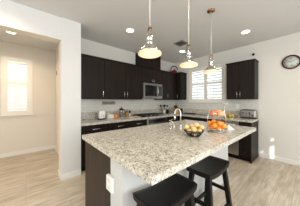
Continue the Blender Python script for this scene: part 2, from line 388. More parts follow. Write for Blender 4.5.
upper_B(-1.448, -0.848, 3.876, [(-1.448, -1.168, -1.20), (-1.168, -0.848, -1.13)], 'dark two-door wall cabinet right of the shuttered window, above the toaster')

# base cabinets along the left wall
XG = -2.79; ZC = 0.874
def base_A(y0, y1, label, drawer=True, doors=2):
    t = thing('base_cabinet', label, 'cabinet', ((XA + XG) / 2, (y0 + y1) / 2, 0)); off = Vector(t.location)
    def L(bm): bmesh.ops.translate(bm, vec=-off, verts=bm.verts[:]); return bm
    b = BM(); box(b, XA + 0.001, XG - 0.022, y0 + 0.001, y1 - 0.001, 0.10, ZC); box(b, XA + 0.001, XG - 0.08, y0 + 0.001, y1 - 0.001, 0.0, 0.10); obj('body', L(b), M_cab_dark, t)
    b = BM(); box(b, XG - 0.022, XG, y0 + 0.003, y1 - 0.003, 0.70, ZC - 0.015, 0.002); dd = obj('drawer', L(b), M_cab, t)
    h = bar_handle_h(XG, (y0 + y1) / 2, 0.785, 0.16, 1, 0, dd); h.location = -off
    b = BM(); box(b, XG - 0.022, XG, y0 + 0.003, y1 - 0.003, 0.105, 0.695, 0.002); dd = obj('door', L(b), M_cab, t)
    h = bar_handle_v(XG, y1 - 0.04, 0.50, 0.64, 1, 0, dd); h.location = -off
base_A(0.758, 1.33, 'dark base cabinet with a drawer, at the column end of the left counter')
base_A(1.33, 1.83, 'dark base cabinet with a drawer, middle one left of the oven')
base_A(1.83, 2.335, 'dark base cabinet with a drawer, right beside the built-in oven')
# oven under the cooktop
t = thing('oven', 'built-in stainless framed oven under the cooktop', 'oven', ((XA + XG) / 2, 2.725, 0)); off = Vector(t.location)
b = BM(); box(b, XA + 0.001, XG - 0.03, 2.337, 3.113, 0.0, ZC); bmesh.ops.translate(b, vec=-off, verts=b.verts[:]); obj('body', b, M_cab_dark, t)
b = BM(); box(b, XG - 0.03, XG + 0.004, 2.345, 3.105, 0.72, 0.86, 0.004); bmesh.ops.translate(b, vec=-off, verts=b.verts[:]); cp = obj('control_panel', b, M_steel_dark, t)
b = BM(); box(b, XG + 0.004, XG + 0.006, 2.40, 3.05, 0.745, 0.84); bmesh.ops.translate(b, vec=-off, verts=b.verts[:]); obj('display', b, M_blackglass, cp)
b = BM(); box(b, XG - 0.03, XG + 0.004, 2.345, 3.105, 0.13, 0.71, 0.004); bmesh.ops.translate(b, vec=-off, verts=b.verts[:]); od = obj('door', b, M_steel_dark, t)
b = BM(); box(b, XG + 0.004, XG + 0.006, 2.42, 3.03, 0.22, 0.60); bmesh.ops.translate(b, vec=-off, verts=b.verts[:]); obj('window', b, M_blackglass, od)
h = bar_handle_h(XG + 0.004, 2.725, 0.665, 0.6, 1, 0, od); h.location = -off
base_A(3.115, 3.58, 'dark base cabinet right of the oven, in the corner run')
# base run along the far wall
YF = 3.60
def base_B(x0, x1, label, name='base_cabinet', panel=False):
    t = thing(name, label, 'cabinet', ((x0 + x1) / 2, (YB + YF) / 2, 0)); off = Vector(t.location)
    def L(bm): bmesh.ops.translate(bm, vec=-off, verts=bm.verts[:]); return bm
    b = BM(); box(b, x0 + 0.001, x1 - 0.001, YF + 0.022, YB - 0.016, 0.10, ZC); box(b, x0 + 0.001, x1 - 0.001, YF + 0.08, YB - 0.016, 0, 0.10); obj('body', L(b), M_cab_dark, t)
    xe = x1 - (0.02 if panel else 0)
    b = BM(); box(b, x0 + 0.003, xe - 0.003, YF, YF + 0.022, 0.70, ZC - 0.015, 0.002); dd = obj('drawer', L(b), M_cab, t)
    if not panel: h = bar_handle_h((x0 + x1) / 2, YF, 0.785, 0.14, 0, -1, dd); h.location = -off
    b = BM(); box(b, x0 + 0.003, xe - 0.003, YF, YF + 0.022, 0.105, 0.695, 0.002); obj('door', L(b), M_cab, t)
    if panel: b = BM(); box(b, x1 - 0.019, x1, YF - 0.001, YB - 0.015, 0, ZC, 0.002); obj('end_panel', L(b), M_cab, t)
base_B(-2.789, -2.25, 'dark base cabinet in the corner under the window run')
base_B(-2.25, -1.69, 'dark base cabinet under the window, left of the dishwasher')
base_B(-1.085, -0.845, 'narrow dark end cabinet with side panel under the toaster', panel=True)
t = thing('dishwasher', 'stainless dishwasher beside the narrow end cabinet', 'dishwasher', (-1.3875, YF + 0.3, 0)); off = Vector(t.location)
b = BM(); box(b, -1.689, -1.087, YF + 0.02, YB - 0.016, 0.10, ZC); box(b, -1.689, -1.087, YF + 0.07, YB - 0.016, 0, 0.10); bmesh.ops.translate(b, vec=-off, verts=b.verts[:]); obj('body', b, M_cab_dark, t)
b = BM(); box(b, -1.685, -1.09, YF - 0.005, YF + 0.02, 0.105, 0.86, 0.005); bmesh.ops.translate(b, vec=-off, verts=b.verts[:]); dd = obj('door', b, M_steel, t)
h = bar_handle_h(-1.3875, YF - 0.005, 0.80, 0.5, 0, -1, dd); h.location = -off

# L-shaped perimeter countertop with granite upstand
b = BM()
z0, z1 = 0.875, 0.915; P = [(XA + 0.001, 0.758), (-2.746, 0.758), (-2.746, 3.57), (-0.825, 3.57), (-0.825, YB - 0.001), (XA + 0.001, YB - 0.001)]
lo = [b.verts.new((x, y, z0)) for x, y in P]; hi = [b.verts.new((x, y, z1)) for x, y in P]
b.faces.new(lo[::-1]); b.faces.new(hi)
for i in range(6): b.faces.new((lo[i], lo[(i + 1) % 6], hi[(i + 1) % 6], hi[i]))
ct = tag(obj('countertop', b, M_granite), 'L-shaped speckled granite countertop along the left and far walls', 'countertop')
b = BM(); box(b, XA + 0.009, XA + 0.028, 0.758, YB - 0.009, 0.9155, 1.075, 0.002); box(b, XA + 0.028, -0.845, YB - 0.028, YB - 0.009, 0.9155, 1.075, 0.002); obj('upstand', b, M_granite, ct)

# ------------------------------------------------------------ microwave
t = thing('microwave', 'stainless over-the-range microwave with black glass door', 'microwave', (-3.2, 2.77, 1.405)); off = Vector(t.location)
def tb(x0, x1, y0, y1, z0, z1, m, name, par, bev=0.0, off=off):
    b = BM(); box(b, x0, x1, y0, y1, z0, z1, bev); bmesh.ops.translate(b, vec=-off, verts=b.verts[:]); return obj(name, b, m, par)
tb(XA + 0.01, -3.03, 2.405, 3.135, 1.405, 1.832, M_steel_dark, 'body', t)
dr = tb(-3.03, -3.0, 2.407, 2.95, 1.408, 1.83, M_steel_dark, 'door', t, 0.004)
tb(-3.0, -2.998, 2.46, 2.90, 1.475, 1.775, M_blackglass, 'window', dr)
cpn = tb(-3.03, -3.0, 2.953, 3.133, 1.408, 1.83, M_steel_dark, 'control_panel', t, 0.004)
tb(-3.0, -2.998, 2.975, 3.115, 1.475, 1.775, M_blackglass, 'keypad', cpn)
b = BM(); tube(b, [(-2.965, 2.925, 1.45), (-2.965, 2.925, 1.79)], 0.009, 8)
for z in (1.47, 1.77): tube(b, [(-3.0, 2.925, z), (-2.965, 2.925, z)], 0.006, 6)
bmesh.ops.translate(b, vec=-off, verts=b.verts[:]); obj('handle', b, M_chrome, dr)

# cooktop
t = thing('cooktop', 'black gas cooktop with iron grates set in the left counter', 'cooktop', (-3.06, 2.70, 0.9155)); off = Vector(t.location)
tb(-3.33, -2.84, 2.25, 3.13, 0.9155, 0.927, M_blackglass, 'glass_plate', t, 0.004, off)
for i, yc in enumerate((2.42, 2.69, 2.96)):
    for xc in ((-3.21, -2.99) if i != 1 else (-3.10,)):
        b = BM(); lathe(b, [(0.045, 0.927), (0.045, 0.937), (0.03, 0.945), (0.001, 0.946)], (xc, yc, 0), 20); bmesh.ops.translate(b, vec=-off, verts=b.verts[:]); obj('burner', b, M_iron, t)
    b = BM()
    for x in (-3.31, -3.205, -3.10, -2.995, -2.90): beam(b, (x, yc - 0.125, 0.957), (x, yc + 0.125, 0.957), 0.012, 0.014)
    for y in (yc - 0.125, yc, yc + 0.125): beam(b, (-3.31, y, 0.956), (-2.90, y, 0.956), 0.012, 0.014)
    for x in (-3.31, -2.90):
        for y in (yc - 0.125, yc + 0.125): beam(b, (x, y, 0.927), (x, y, 0.957), 0.012)
    bmesh.ops.translate(b, vec=-off, verts=b.verts[:]); obj('grate', b, M_iron, t)
for k in range(5):
    b = BM(); lathe(b, [(0.017, 0), (0.017, 0.018), (0.014, 0.022)], (-2.866, 2.40 + 0.15 * k, 0.927), 14); bmesh.ops.translate(b, vec=-off, verts=b.verts[:]); obj('knob', b, M_chrome, t)

# ------------------------------------------------------------ island
IX0, IX1, IY0, IY1 = -1.863, -0.574, 0.519, 2.717
t = thing('kitchen_island', 'kitchen island base of dark wood with a white panelled stool side', 'kitchen island', (-1.33, 1.63, 0)); off = Vector(t.location)
tb(-1.83, -1.14, 0.565, 2.68, 0.10, 0.864, M_cab_dark, 'body', t, 0, off)
tb(-1.75, -1.14, 0.64, 2.62, 0.0, 0.10, M_cab_dark, 'toe_kick', t, 0, off)
tb(-1.83, -1.14, 0.55, 0.565, 0.0, 0.864, M_island_wood, 'end_panel', t, 0.001, off)
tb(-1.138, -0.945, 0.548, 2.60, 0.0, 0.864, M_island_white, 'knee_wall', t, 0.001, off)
for i in range(4):
    y0 = 0.60 + i * 0.52; dd = tb(-1.85, -1.83, y0 + 0.003, y0 + 0.517, 0.105, 0.85, M_cab, 'door', t, 0.002, off)
    h = bar_handle_v(-1.85, y0 + (0.47 if i % 2 == 0 else 0.05), 0.62, 0.76, -1, 0, dd); h.location = -off
b = BM(); box(b, IX0, IX1, IY0, IY1, 0.865, 0.915, 0.004)
tag(obj('island_countertop', b, M_granite), 'large speckled granite slab covering the kitchen island', 'countertop')
# outlet on the end of the island
t = thing('outlet_box', 'white outlet plate mounted on the end of the island', 'outlet', (-1.11, 0.547, 0.64))
b = BM(); box(b, -0.055, 0.055, -0.028, 0, -0.062, 0.062, 0.006); ob = obj('plate', b, M_white, t)
for z in (-0.03, 0.03):
    b = BM(); box(b, -0.02, 0.02, -0.031, -0.028, z - 0.017, z + 0.017, 0.0); obj('socket', b, M_ceramic, ob)

# faucet
t = thing('faucet', 'chrome gooseneck faucet with side lever on the island', 'faucet', (-1.262, 1.702, 0.9155))
b = BM(); lathe(b, [(0.028, 0), (0.028, 0.012), (0.018, 0.022), (0.018, 0.06), (0.0135, 0.065)], (0, 0, 0), 20)
obj('base', b, M_chrome, t)
b = BM(); pts = [(0, 0, 0.06), (0, 0, 0.20)]; dx, dy = -0.066, -0.052
for i in range(13):
    a = math.pi * i / 12; k = (1 - math.cos(a)) / 2; pts.append((dx * k, dy * k, 0.235 + 0.062 * math.sin(a)))
pts.append((dx, dy, 0.20)); tube(b, pts, 0.0095, 12); obj('spout', b, M_chrome, t)
b = BM(); lathe(b, [(0.011, 0), (0.0155, -0.01), (0.0155, -0.05), (0.012, -0.055)], (dx, dy, 0.20), 14); obj('spray_head', b, M_chrome, t)
t = thing('faucet_lever', 'small curved chrome lever left of the faucet on the island', 'faucet handle', (-1.42, 1.74, 0.9155))
b = BM(); lathe(b, [(0.024, 0), (0.024, 0.01), (0.015, 0.02), (0.015, 0.05), (0.004, 0.056)], (0, 0, 0), 18); obj('base', b, M_chrome, t)
b = BM(); tube(b, [(0, 0, 0.045), (-0.012, -0.012, 0.085), (-0.03, -0.03, 0.105), (-0.055, -0.055, 0.115)], [0.009, 0.008, 0.007, 0.006], 10); obj('lever', b, M_chrome, t)
t = thing('soap_dispenser', 'small chrome soap dispenser beside the curved lever on the island', 'soap dispenser', (-1.40, 1.655, 0.9155))
b = BM(); lathe(b, [(0.02, 0), (0.02, 0.008), (0.011, 0.015), (0.011, 0.04)], (0, 0, 0), 16); obj('base', b, M_chrome, t)
b = BM(); tube(b, [(0, 0, 0.04), (0, 0, 0.062), (-0.02, -0.01, 0.068), (-0.042, -0.02, 0.062)], 0.006, 8); obj('nozzle', b, M_chrome, t)

# ------------------------------------------------------------ stools
def stool(x, y, label, rz=0):
    t = thing('bar_stool', label, 'stool', (x, y, 0), rz, 'black saddle stools at the island')
    hx, hy, zt, th = 0.135, 0.243, 0.655, 0.042
    b = BM(); nx, ny = 10, 18; top = []; bot = []
    for i in range(nx + 1):
        rt, rb = [], []
        for j in range(ny + 1):
            u = -1 + 2 * i / nx; v = -1 + 2 * j / ny
            # rounded corners
            px = u * hx * (1 - 0.04 * abs(v) ** 6); py = v * hy * (1 - 0.05 * abs(u) ** 6)
            z = zt - 0.026 * (1 - abs(v) ** 2.0) * 1.0 - 0.004 * abs(u) ** 8
            rt.append(b.verts.new((px, py, z))); rb.append(b.verts.new((px * 0.97, py * 0.98, z - th)))
        top.append(rt); bot.append(rb)
    for i in range(nx):
        for j in range(ny):
            f = b.faces.new((top[i][j], top[i + 1][j], top[i + 1][j + 1], top[i][j + 1])); f.smooth = True
            f = b.faces.new((bot[i][j + 1], bot[i + 1][j + 1], bot[i + 1][j], bot[i][j])); f.smooth = True
    for i in range(nx): b.faces.new((top[i][0], bot[i][0], bot[i + 1][0], top[i + 1][0])); b.faces.new((top[i + 1][ny], bot[i + 1][ny], bot[i][ny], top[i][ny]))
    for j in range(ny): b.faces.new((top[0][j + 1], bot[0][j + 1], bot[0][j], top[0][j])); b.faces.new((top[nx][j], bot[nx][j], bot[nx][j + 1], top[nx][j + 1]))
    obj('seat', b, M_stool, t)
    def lp(sx, sy, z):   # point on a leg's axis
        k = (0.63 - z) / 0.63; return (sx * (0.085 + 0.065 * k), sy * (0.175 + 0.06 * k), z)
    for sx in (-1, 1):
        for sy in (-1, 1):
            b = BM(); a = lp(sx, sy, 0.61); c = lp(sx, sy, 0.0); beam(b, a, c, 0.043, 0.043, (0, 1, 0)); 
            for v in b.verts:
                if v.co.z < 0.02: v.co.z = 0.0
            obj('leg', b, M_stool, t)
    for sy in (-1, 1):
        b = BM(); beam(b, lp(-1, sy, 0.34), lp(1, sy, 0.34), 0.022, 0.034); obj('stretcher', b, M_stool, t)
    for sx in (-1, 1):
        b = BM(); beam(b, lp(sx, -1, 0.20), lp(sx, 1, 0.20), 0.022, 0.034); obj('stretcher', b, M_stool, t)
    return t
stool(-0.745, 0.825, 'black wooden saddle stool tucked under the near corner of the island')
stool(-0.735, 1.485, 'black wooden saddle stool farther along the island, by the fruit')

# ------------------------------------------------------------ pendants
def pendant(x, y, label):
    t = thing('pendant_light', label, 'pendant light', (x, y, H), 0, 'silver dome pendants over the island')
    zr = 1.785 - H  # rim
    b = BM(); lathe(b, [(0.001, 0), (0.058, 0.0), (0.058, -0.012), (0.045, -0.024), (0.012, -0.03)], (0, 0, 0), 28); obj('canopy', b, M_bronze, t)
    b = BM(); tube(b, [(0, 0, -0.03), (0, 0, zr + 0.262)], 0.008, 10); obj('rod', b, M_rod, t)
    b = BM(); z = zr + 0.262
    lathe(b, [(0.006, 0.012), (0.014, 0.006), (0.014, -0.006), (0.006, -0.012)], (0, 0, z), 14); box(b, -0.024, 0.024, -0.006, 0.006, z - 0.014, z - 0.004)
    tube(b, [(-0.022, 0, z - 0.008), (-0.026, 0, z - 0.04), (-0.022, 0, z - 0.075)], 0.0045, 8); tube(b, [(0.022, 0, z - 0.008), (0.026, 0, z - 0.04), (0.022, 0, z - 0.075)], 0.0045, 8)
    obj('yoke', b, M_bronze, t)
    b = BM(); lathe(b, [(0.010, 0.225), (0.018, 0.215), (0.021, 0.205), (0.021, 0.176), (0.033, 0.170), (0.036, 0.160), (0.036, 0.138), (0.031, 0.132), (0.031, 0.122), (0.036, 0.116), (0.036, 0.090)], (0, 0, zr), 28); obj('socket_cap', b, M_mercury, t)
    b = BM(); prof = [(0.034, 0.092), (0.042, 0.088), (0.056, 0.074), (0.066, 0.058), (0.085, 0.044), (0.100, 0.032), (0.108, 0.020), (0.110, 0.014), (0.106, 0.014), (0.096, 0.029), (0.080, 0.041), (0.060, 0.056), (0.050, 0.071), (0.034, 0.086)]
    lathe(b, prof, (0, 0, zr), 40, cap=False); sh = obj('lamp_shade', b, M_mercury, t)
    b = BM(); lathe(b, [(0.108, 0.0135), (0.114, 0.006), (0.113, -0.006), (0.104, -0.012), (0.085, -0.016), (0.05, -0.019), (0.001, -0.021)], (0, 0, zr), 36, cap=False); obj('diffuser', b, M_diffuser, sh)
    lamp('pendant_bulb', 'POINT', (0, 0, zr - 0.13), 1.2, (1.0, 0.80, 0.55), size=0.05, parent=t)
    return t
pendant(-1.035, 0.904, 'silver dome pendant nearest the camera, leftmost of the three over the island')
pendant(-1.035, 1.56, 'middle silver dome pendant over the island, in front of the red kettle')
pendant(-1.035, 2.171, 'rightmost silver dome pendant, hanging before the wide shuttered window')

# recessed lights
def can(x, y, label, e=14, col=(1.0, 0.89, 0.74)):
    t = thing('recessed_light', label, 'ceiling light', (x, y, H), 0, 'round recessed ceiling lights')
    b = BM(); lathe(b, [(0.095, 0.0), (0.095, -0.006), (0.072, -0.008), (0.068, -0.001)], (0, 0, 0), 32, cap=False); obj('trim_ring', b, M_white, t)
    b = BM(); lathe(b, [(0.07, -0.001), (0.07, -0.003), (0.001, -0.004)], (0, 0, 0), 28, cap=False); obj('lens', b, M_lens, t)
    lamp('recessed_bulb', 'SPOT', (0, 0, -0.03), e, col, size=0.06, parent=t, spot_size=R(150), spot_blend=0.8)
can(-2.39, 1.567, 'lit recessed ceiling light between the column and first pendant')
can(-2.42, 3.34, 'lit recessed ceiling light near the corner, behind the middle pendant')
can(-0.893, 3.37, 'lit recessed ceiling light right of the rightmost pendant')
for x_, y_, lb_ in ((-0.80, 1.50, 'added unseen recessed ceiling light above the stools, out over the island'), (0.9, 1.567, 'added unseen recessed ceiling light right of the stools'), (0.9, 3.37, 'added unseen recessed ceiling light by the far right wall'), (-2.39, -0.3, 'added unseen recessed ceiling light before the wide opening'), (-0.893, -0.3, 'added unseen recessed ceiling light above the photographer'), (-2.39, -2.0, 'added unseen recessed ceiling light near the back wall, opening side'), (0.0, -2.0, 'added unseen recessed ceiling light near the back wall, middle')):  # extra ceiling lamps out of view, added to brighten the room
    can(x_, y_, lb_)
can(-4.05, -0.226, 'lit recessed ceiling light beyond the opening, near the small shuttered window', 46, (1.0, 0.78, 0.52))

can(-4.05, -1.7, 'added unseen recessed ceiling light far inside the nook', 22, (1.0, 0.78, 0.52))  # out-of-view lamp added to light the nook more warmly
# ceiling vent
t = thing('ceiling_vent', 'square slatted air vent in the ceiling', 'vent', (-2.10, 2.845, H))
b = BM(); 
for x0, x1, y0, y1 in ((-0.14, -0.11, -0.14, 0.14), (0.11, 0.14, -0.14, 0.14), (-0.11, 0.11, -0.14, -0.11), (-0.11, 0.11, 0.11, 0.14)): box(b, x0, x1, y0, y1, -0.012, 0)
obj('frame', b, M_vent, t)
b = BM(); box(b, -0.11, 0.11, -0.11, 0.11, -0.003, -0.001); obj('duct', b, M_vent_dark, t)
b = BM()
for i in range(6): box(b, -0.11, 0.11, -0.0875 + i * 0.035 - 0.012, -0.0875 + i * 0.035 + 0.012, -0.010, -0.007, 0, Matrix.Rotation(R(35), 4, 'X'))
obj('slats', b, M_vent, t)

t = thing('ceiling_register', 'small narrow air register in the ceiling beyond the opening', 'vent', (-4.0, 0.15, H))
b = BM(); box(b, -0.07, 0.07, -0.15, 0.15, -0.008, 0, 0.002); obj('frame', b, M_trim, t)
b = BM(); box(b, -0.05, 0.05, -0.13, 0.13, -0.010, -0.008); obj('slats', b, M_vent, t)
# wall sensor
t = thing('wall_camera', 'tiny black round device high on the wall above the right cabinet', 'camera', (-0.946, YB, 2.474))
b = BM(); tube(b, [(0, 0, 0), (0, -0.02, 0)], 0.028, 18); obj('mount', b, M_black, t)
b = BM(); ball(b, (0, -0.035, 0), 0.024); obj('lens_ball', b, M_black, t)

# ------------------------------------------------------------ wall clock
t = thing('wall_clock', 'round wall clock with a burgundy frame on the right wall', 'clock', (-0.288, YB - 0.001, 2.152)); RC = 0.148
b = BM(); prof = [(RC - 0.026, 0.012), (RC - 0.022, 0.026), (RC - 0.010, 0.034), (RC - 0.001, 0.026), (RC, 0.0), (RC - 0.026, 0.0)]
lathe(b, prof, (0, 0, 0), 56, cap=False)
ROT = Matrix.Rotation(R(90), 4, 'X')
bmesh.ops.transform(b, matrix=ROT, verts=b.verts[:]); obj('frame', b, M_burgundy, t)
b = BM(); lathe(b, [(0.001, 0.008), (RC - 0.02, 0.008), (RC - 0.02, 0.0)], (0, 0, 0), 48); bmesh.ops.transform(b, matrix=ROT, verts=b.verts[:]); fc = obj('face', b, M_face, t)
dg = bpy.context.evaluated_depsgraph_get()
b = BM()
for i in range(1, 13):
    cu = bpy.data.curves.new('n', 'FONT'); cu.body = str(i); cu.size = 0.030; cu.align_x = 'CENTER'; cu.align_y = 'CENTER'
    to = bpy.data.objects.new('n', cu); COL.objects.link(to); bpy.context.view_layer.update()
    me = bpy.data.meshes.new_from_object(to.evaluated_get(bpy.context.evaluated_depsgraph_get()))
    a = R(90 - 30 * i); me.transform(Matrix.Translation((0.098 * math.cos(a), -0.0095, 0.098 * math.sin(a))) @ ROT); b.from_mesh(me)
    bpy.data.objects.remove(to); bpy.data.curves.remove(cu); bpy.data.meshes.remove(me)
obj('numerals', b, M_ink, fc)
def hand(name, ang, L, wd, y):
    b = BM(); a = R(90 - ang); beam(b, (-0.015 * math.cos(a), y, -0.015 * math.sin(a)), (L * math.cos(a), y, L * math.sin(a)), 0.0015, wd, (math.cos(a + 1.57), 0, math.sin(a + 1.57))); obj(name, b, M_ink, fc)
hand('hour_hand', 305, 0.055, 0.006, -0.012); hand('minute_hand', 55, 0.08, 0.005, -0.014)

# ------------------------------------------------------------ kettle on the wall cabinet
t = thing('kettle', 'red enamel kettle with black arched handle on top of the cabinets', 'kettle', (-3.19, 3.93, 2.302))
t.location.z = 2.3005
b = BM(); lathe(b, [(0.075, 0), (0.094, 0.012), (0.100, 0.045), (0.086, 0.082), (0.058, 0.105), (0.045, 0.112)], (0, 0, 0), 32); obj('body', b, M_red, t)
b = BM(); lathe(b, [(0.05, 0.112), (0.045, 0.122), (0.02, 0.13), (0.008, 0.132), (0.012, 0.145), (0.012, 0.155), (0.001, 0.16)], (0, 0, 0), 24); obj('lid', b, M_black, t)
b = BM(); tube(b, [(-0.05, -0.075, 0.055), (-0.075, -0.11, 0.085), (-0.09, -0.135, 0.12)], [0.022, 0.016, 0.011], 12); obj('spout', b, M_red, t)
b = BM(); pts = []
for i in range(15):
    a = R(-20 + 220 * i / 14); pts.append((0.070 * math.cos(a), 0.088 * math.cos(a), 0.155 + 0.098 * math.sin(a)))
tube(b, pts, 0.0145, 10); obj('handle', b, M_black, t)

# ------------------------------------------------------------ items on the left counter
ZK = 0.9155
t = thing('electric_opener', 'white rounded countertop appliance with black foot, left end of counter', 'small appliance', (-3.15, 1.29, ZK))
b = BM(); box(b, -0.062, 0.062, -0.068, 0.068, 0.022, 0.195, 0.018); bo = obj('body', b, M_white, t)
b = BM(); box(b, -0.066, 0.066, -0.072, 0.072, 0.0, 0.022, 0.004); obj('foot', b, M_black, t)
b = BM(); tube(b, [(0.063, -0.03, 0.06), (0.063, 0.0, 0.14), (0.063, 0.03, 0.06)], 0.003, 6); obj('printed_mark', b, M_plum, bo)
t = thing('lidded_dish', 'low white ceramic dish between the white appliance and the pumpkin', 'dish', (-3.20, 1.52, ZK))
b = BM(); box(b, -0.06, 0.06, -0.085, 0.085, 0.0, 0.05, 0.012); obj('base', b, M_ceramic, t)
b = BM(); box(b, -0.056, 0.056, -0.08, 0.08, 0.0505, 0.088, 0.014); ld = obj('lid', b, M_ceramic, t)
b = BM(); box(b, -0.01, 0.01, -0.02, 0.02, 0.088, 0.10, 0.004); obj('grip', b, M_ceramic, ld)
t = thing('pumpkin', 'small orange pumpkin on the left counter', 'pumpkin', (-3.17, 1.665, ZK))
b = BM(); seg = 48; prof = [(0.012, 0.006), (0.035, 0.0), (0.052, 0.018), (0.060, 0.045), (0.056, 0.072), (0.038, 0.090), (0.014, 0.088), (0.001, 0.082)]
rings = lathe(b, prof, (0, 0, 0), seg)
for rg in rings:
    for i, v in enumerate(rg):
        k = 1 - 0.09 * abs(math.cos(8 * math.pi * i / seg)) ** 4; v.co.x *= k; v.co.y *= k
obj('body', b, M_pumpkin, t)
b = BM(); tube(b, [(0, 0, 0.08), (0.003, 0.002, 0.10), (0.012, 0.006, 0.118)], [0.009, 0.006, 0.007], 8); obj('stem', b, M_stem, t)
t = thing('french_press', 'glass coffee press with black lid on the left counter', 'coffee press', (-3.22, 1.85, ZK))
b = BM(); lathe(b, [(0.045, 0.004), (0.047, 0.02), (0.047, 0.19)], (0, 0, 0), 24); obj('glass_body', b, M_coffee, t)
b = BM()
for z in (0.0, 0.15): lathe(b, [(0.049, z), (0.051, z), (0.051, z + 0.014), (0.049, z + 0.014)], (0, 0, 0), 24, cap=False)
for k in range(4): a = k * math.pi / 2 + 0.6; tube(b, [(0.051 * math.cos(a), 0.051 * math.sin(a), 0), (0.051 * math.cos(a), 0.051 * math.sin(a), 0.19)], 0.004, 6)
obj('metal_frame', b, M_steel, t)
b = BM(); lathe(b, [(0.055, 0.19), (0.056, 0.215), (0.03, 0.232), (0.006, 0.235), (0.006, 0.25), (0.014, 0.255), (0.014, 0.268), (0.001, 0.272)], (0, 0, 0), 24); obj('lid', b, M_black, t)
b = BM(); tube(b, [(0.03, 0.045, 0.20), (0.05, 0.078, 0.19), (0.055, 0.082, 0.12), (0.033, 0.048, 0.05)], 0.008, 8); obj('handle', b, M_black, t)
t = thing('oil_bottle', 'small amber bottle with black pump top beside the coffee press', 'bottle', (-3.20, 2.00, ZK))
b = BM(); lathe(b, [(0.036, 0), (0.040, 0.008), (0.040, 0.085), (0.03, 0.105), (0.014, 0.118), (0.013, 0.135)], (0, 0, 0), 24); obj('body', b, M_amber, t)
b = BM(); lathe(b, [(0.016, 0.135), (0.016, 0.155), (0.006, 0.16), (0.006, 0.18)], (0, 0, 0), 14); box(b, -0.010, 0.010, -0.01, 0.045, 0.178, 0.192, 0.003); obj('pump', b, M_black, t)
t = thing('pepper_mill', 'black pepper mill standing left of the cooktop', 'pepper mill', (-3.24, 2.115, ZK))
b = BM(); lathe(b, [(0.026, 0), (0.028, 0.01), (0.02, 0.04), (0.018, 0.07), (0.022, 0.09)], (0, 0, 0), 20); obj('body', b, M_ceramic, t)
b = BM(); lathe(b, [(0.022, 0.0905), (0.028, 0.11), (0.028, 0.14), (0.018, 0.16), (0.006, 0.166), (0.008, 0.176), (0.001, 0.18)], (0, 0, 0), 20); obj('head', b, M_black, t)
t = thing('cutting_board', 'thin pale wooden board lying before the cooktop on the left counter', 'cutting board', (-3.0, 2.06, ZK))
b = BM(); box(b, -0.10, 0.10, -0.17, 0.17, 0, 0.014, 0.005); obj('board', b, M_board, t)
b = BM(); box(b, -0.02, 0.02, 0.165, 0.2, 0.001, 0.013, 0.004); obj('grip', b, M_board, t)
# utensil crock
t = thing('utensil_crock', 'brushed metal crock holding black cooking utensils, right of cooktop', 'crock', (-3.20, 3.42, ZK))
b = BM(); lathe(b, [(0.001, 0.004), (0.058, 0.0), (0.062, 0.006), (0.064, 0.15), (0.060, 0.15), (0.056, 0.01), (0.001, 0.01)], (0, 0, 0), 28, cap=False); obj('body', b, M_steel, t)
us = [((-0.03, -0.05), (-0.05, -0.10), 'spatula'), ((0.02, 0.04), (0.05, 0.10), 'ladle'), ((-0.02, 0.04), (-0.06, 0.05), 'cooking_spoon'), ((0.03, -0.03), (0.06, -0.04), 'serving_spoon'), ((0.0, 0.0), (0.01, 0.03), 'slotted_turner')]
for (a, c, nm), lb in zip(us, ('black spatula leaning left in the utensil crock', 'black ladle leaning right in the utensil crock', 'black cooking spoon leaning toward the wall in the utensil crock', 'black serving spoon leaning forward in the utensil crock', 'black slotted turner upright in the middle of the utensil crock')):
    u = thing(nm, lb, 'utensil', (-3.20, 3.42, ZK)); p0 = Vector((a[0] * 0.4, a[1] * 0.4, 0.012)); p1 = Vector((c[0], c[1], 0.235))
    b = BM(); tube(b, [p0, p1], 0.006, 8); obj('handle', b, M_black, u)
    b = BM()
    if nm in ('spatula', 'slotted_turner'): box(b, p1.x - 0.006, p1.x + 0.006, p1.y - 0.032, p1.y + 0.032, p1.z - 0.01, p1.z + 0.065, 0.003)
    else: ball(b, (p1.x, p1.y, p1.z + 0.022), 0.033, 0.95)
    obj('head', b, M_black, u)
t = thing('storage_canister', 'short dark canister between the utensil crock and the amber jug', 'canister', (-3.22, 3.60, ZK))
b = BM(); lathe(b, [(0.05, 0), (0.05, 0.10)], (0, 0, 0), 24); obj('body', b, M_black, t)
b = BM(); lathe(b, [(0.052, 0.1005), (0.052, 0.115), (0.02, 0.12), (0.012, 0.13), (0.001, 0.132)], (0, 0, 0), 24); obj('lid', b, M_iron, t)
# jug and orange jar in the corner
t = thing('amber_jug', 'tall amber jug with thick black lid in the counter corner', 'jug', (-3.02, 3.80, ZK))
b = BM(); lathe(b, [(0.058, 0), (0.062, 0.01), (0.060, 0.15), (0.048, 0.18)], (0, 0, 0), 28); obj('body', b, M_amber, t)
b = BM(); lathe(b, [(0.062, 0.1805), (0.064, 0.20), (0.062, 0.26), (0.045, 0.275), (0.001, 0.278)], (0, 0, 0), 28); obj('lid', b, M_black, t)
b = BM(); tube(b, [(0.04, 0.03, 0.19), (0.085, 0.06, 0.19), (0.09, 0.065, 0.10), (0.045, 0.035, 0.05)], 0.01, 8); obj('handle', b, M_black, t)
t = thing('orange_jar', 'round orange jar in front of the amber jug, behind the faucet', 'jar', (-2.92, 3.70, ZK))
b = BM(); lathe(b, [(0.03, 0), (0.052, 0.02), (0.062, 0.055), (0.056, 0.09), (0.036, 0.11)], (0, 0, 0), 26); obj('body', b, M_amber_light, t)
b = BM(); lathe(b, [(0.038, 0.1105), (0.038, 0.128), (0.001, 0.13)], (0, 0, 0), 22); obj('lid', b, M_ceramic, t)
t = thing('coffee_grinder', 'squat black grinder right of the amber jug under the corner cabinet', 'grinder', (-2.93, 3.98, ZK))
b = BM(); lathe(b, [(0.055, 0), (0.06, 0.01), (0.05, 0.10)], (0, 0, 0), 24); obj('base', b, M_black, t)
b = BM(); lathe(b, [(0.052, 0.1005), (0.055, 0.13), (0.04, 0.16), (0.001, 0.165)], (0, 0, 0), 24); obj('lid', b, M_blackglass, t)
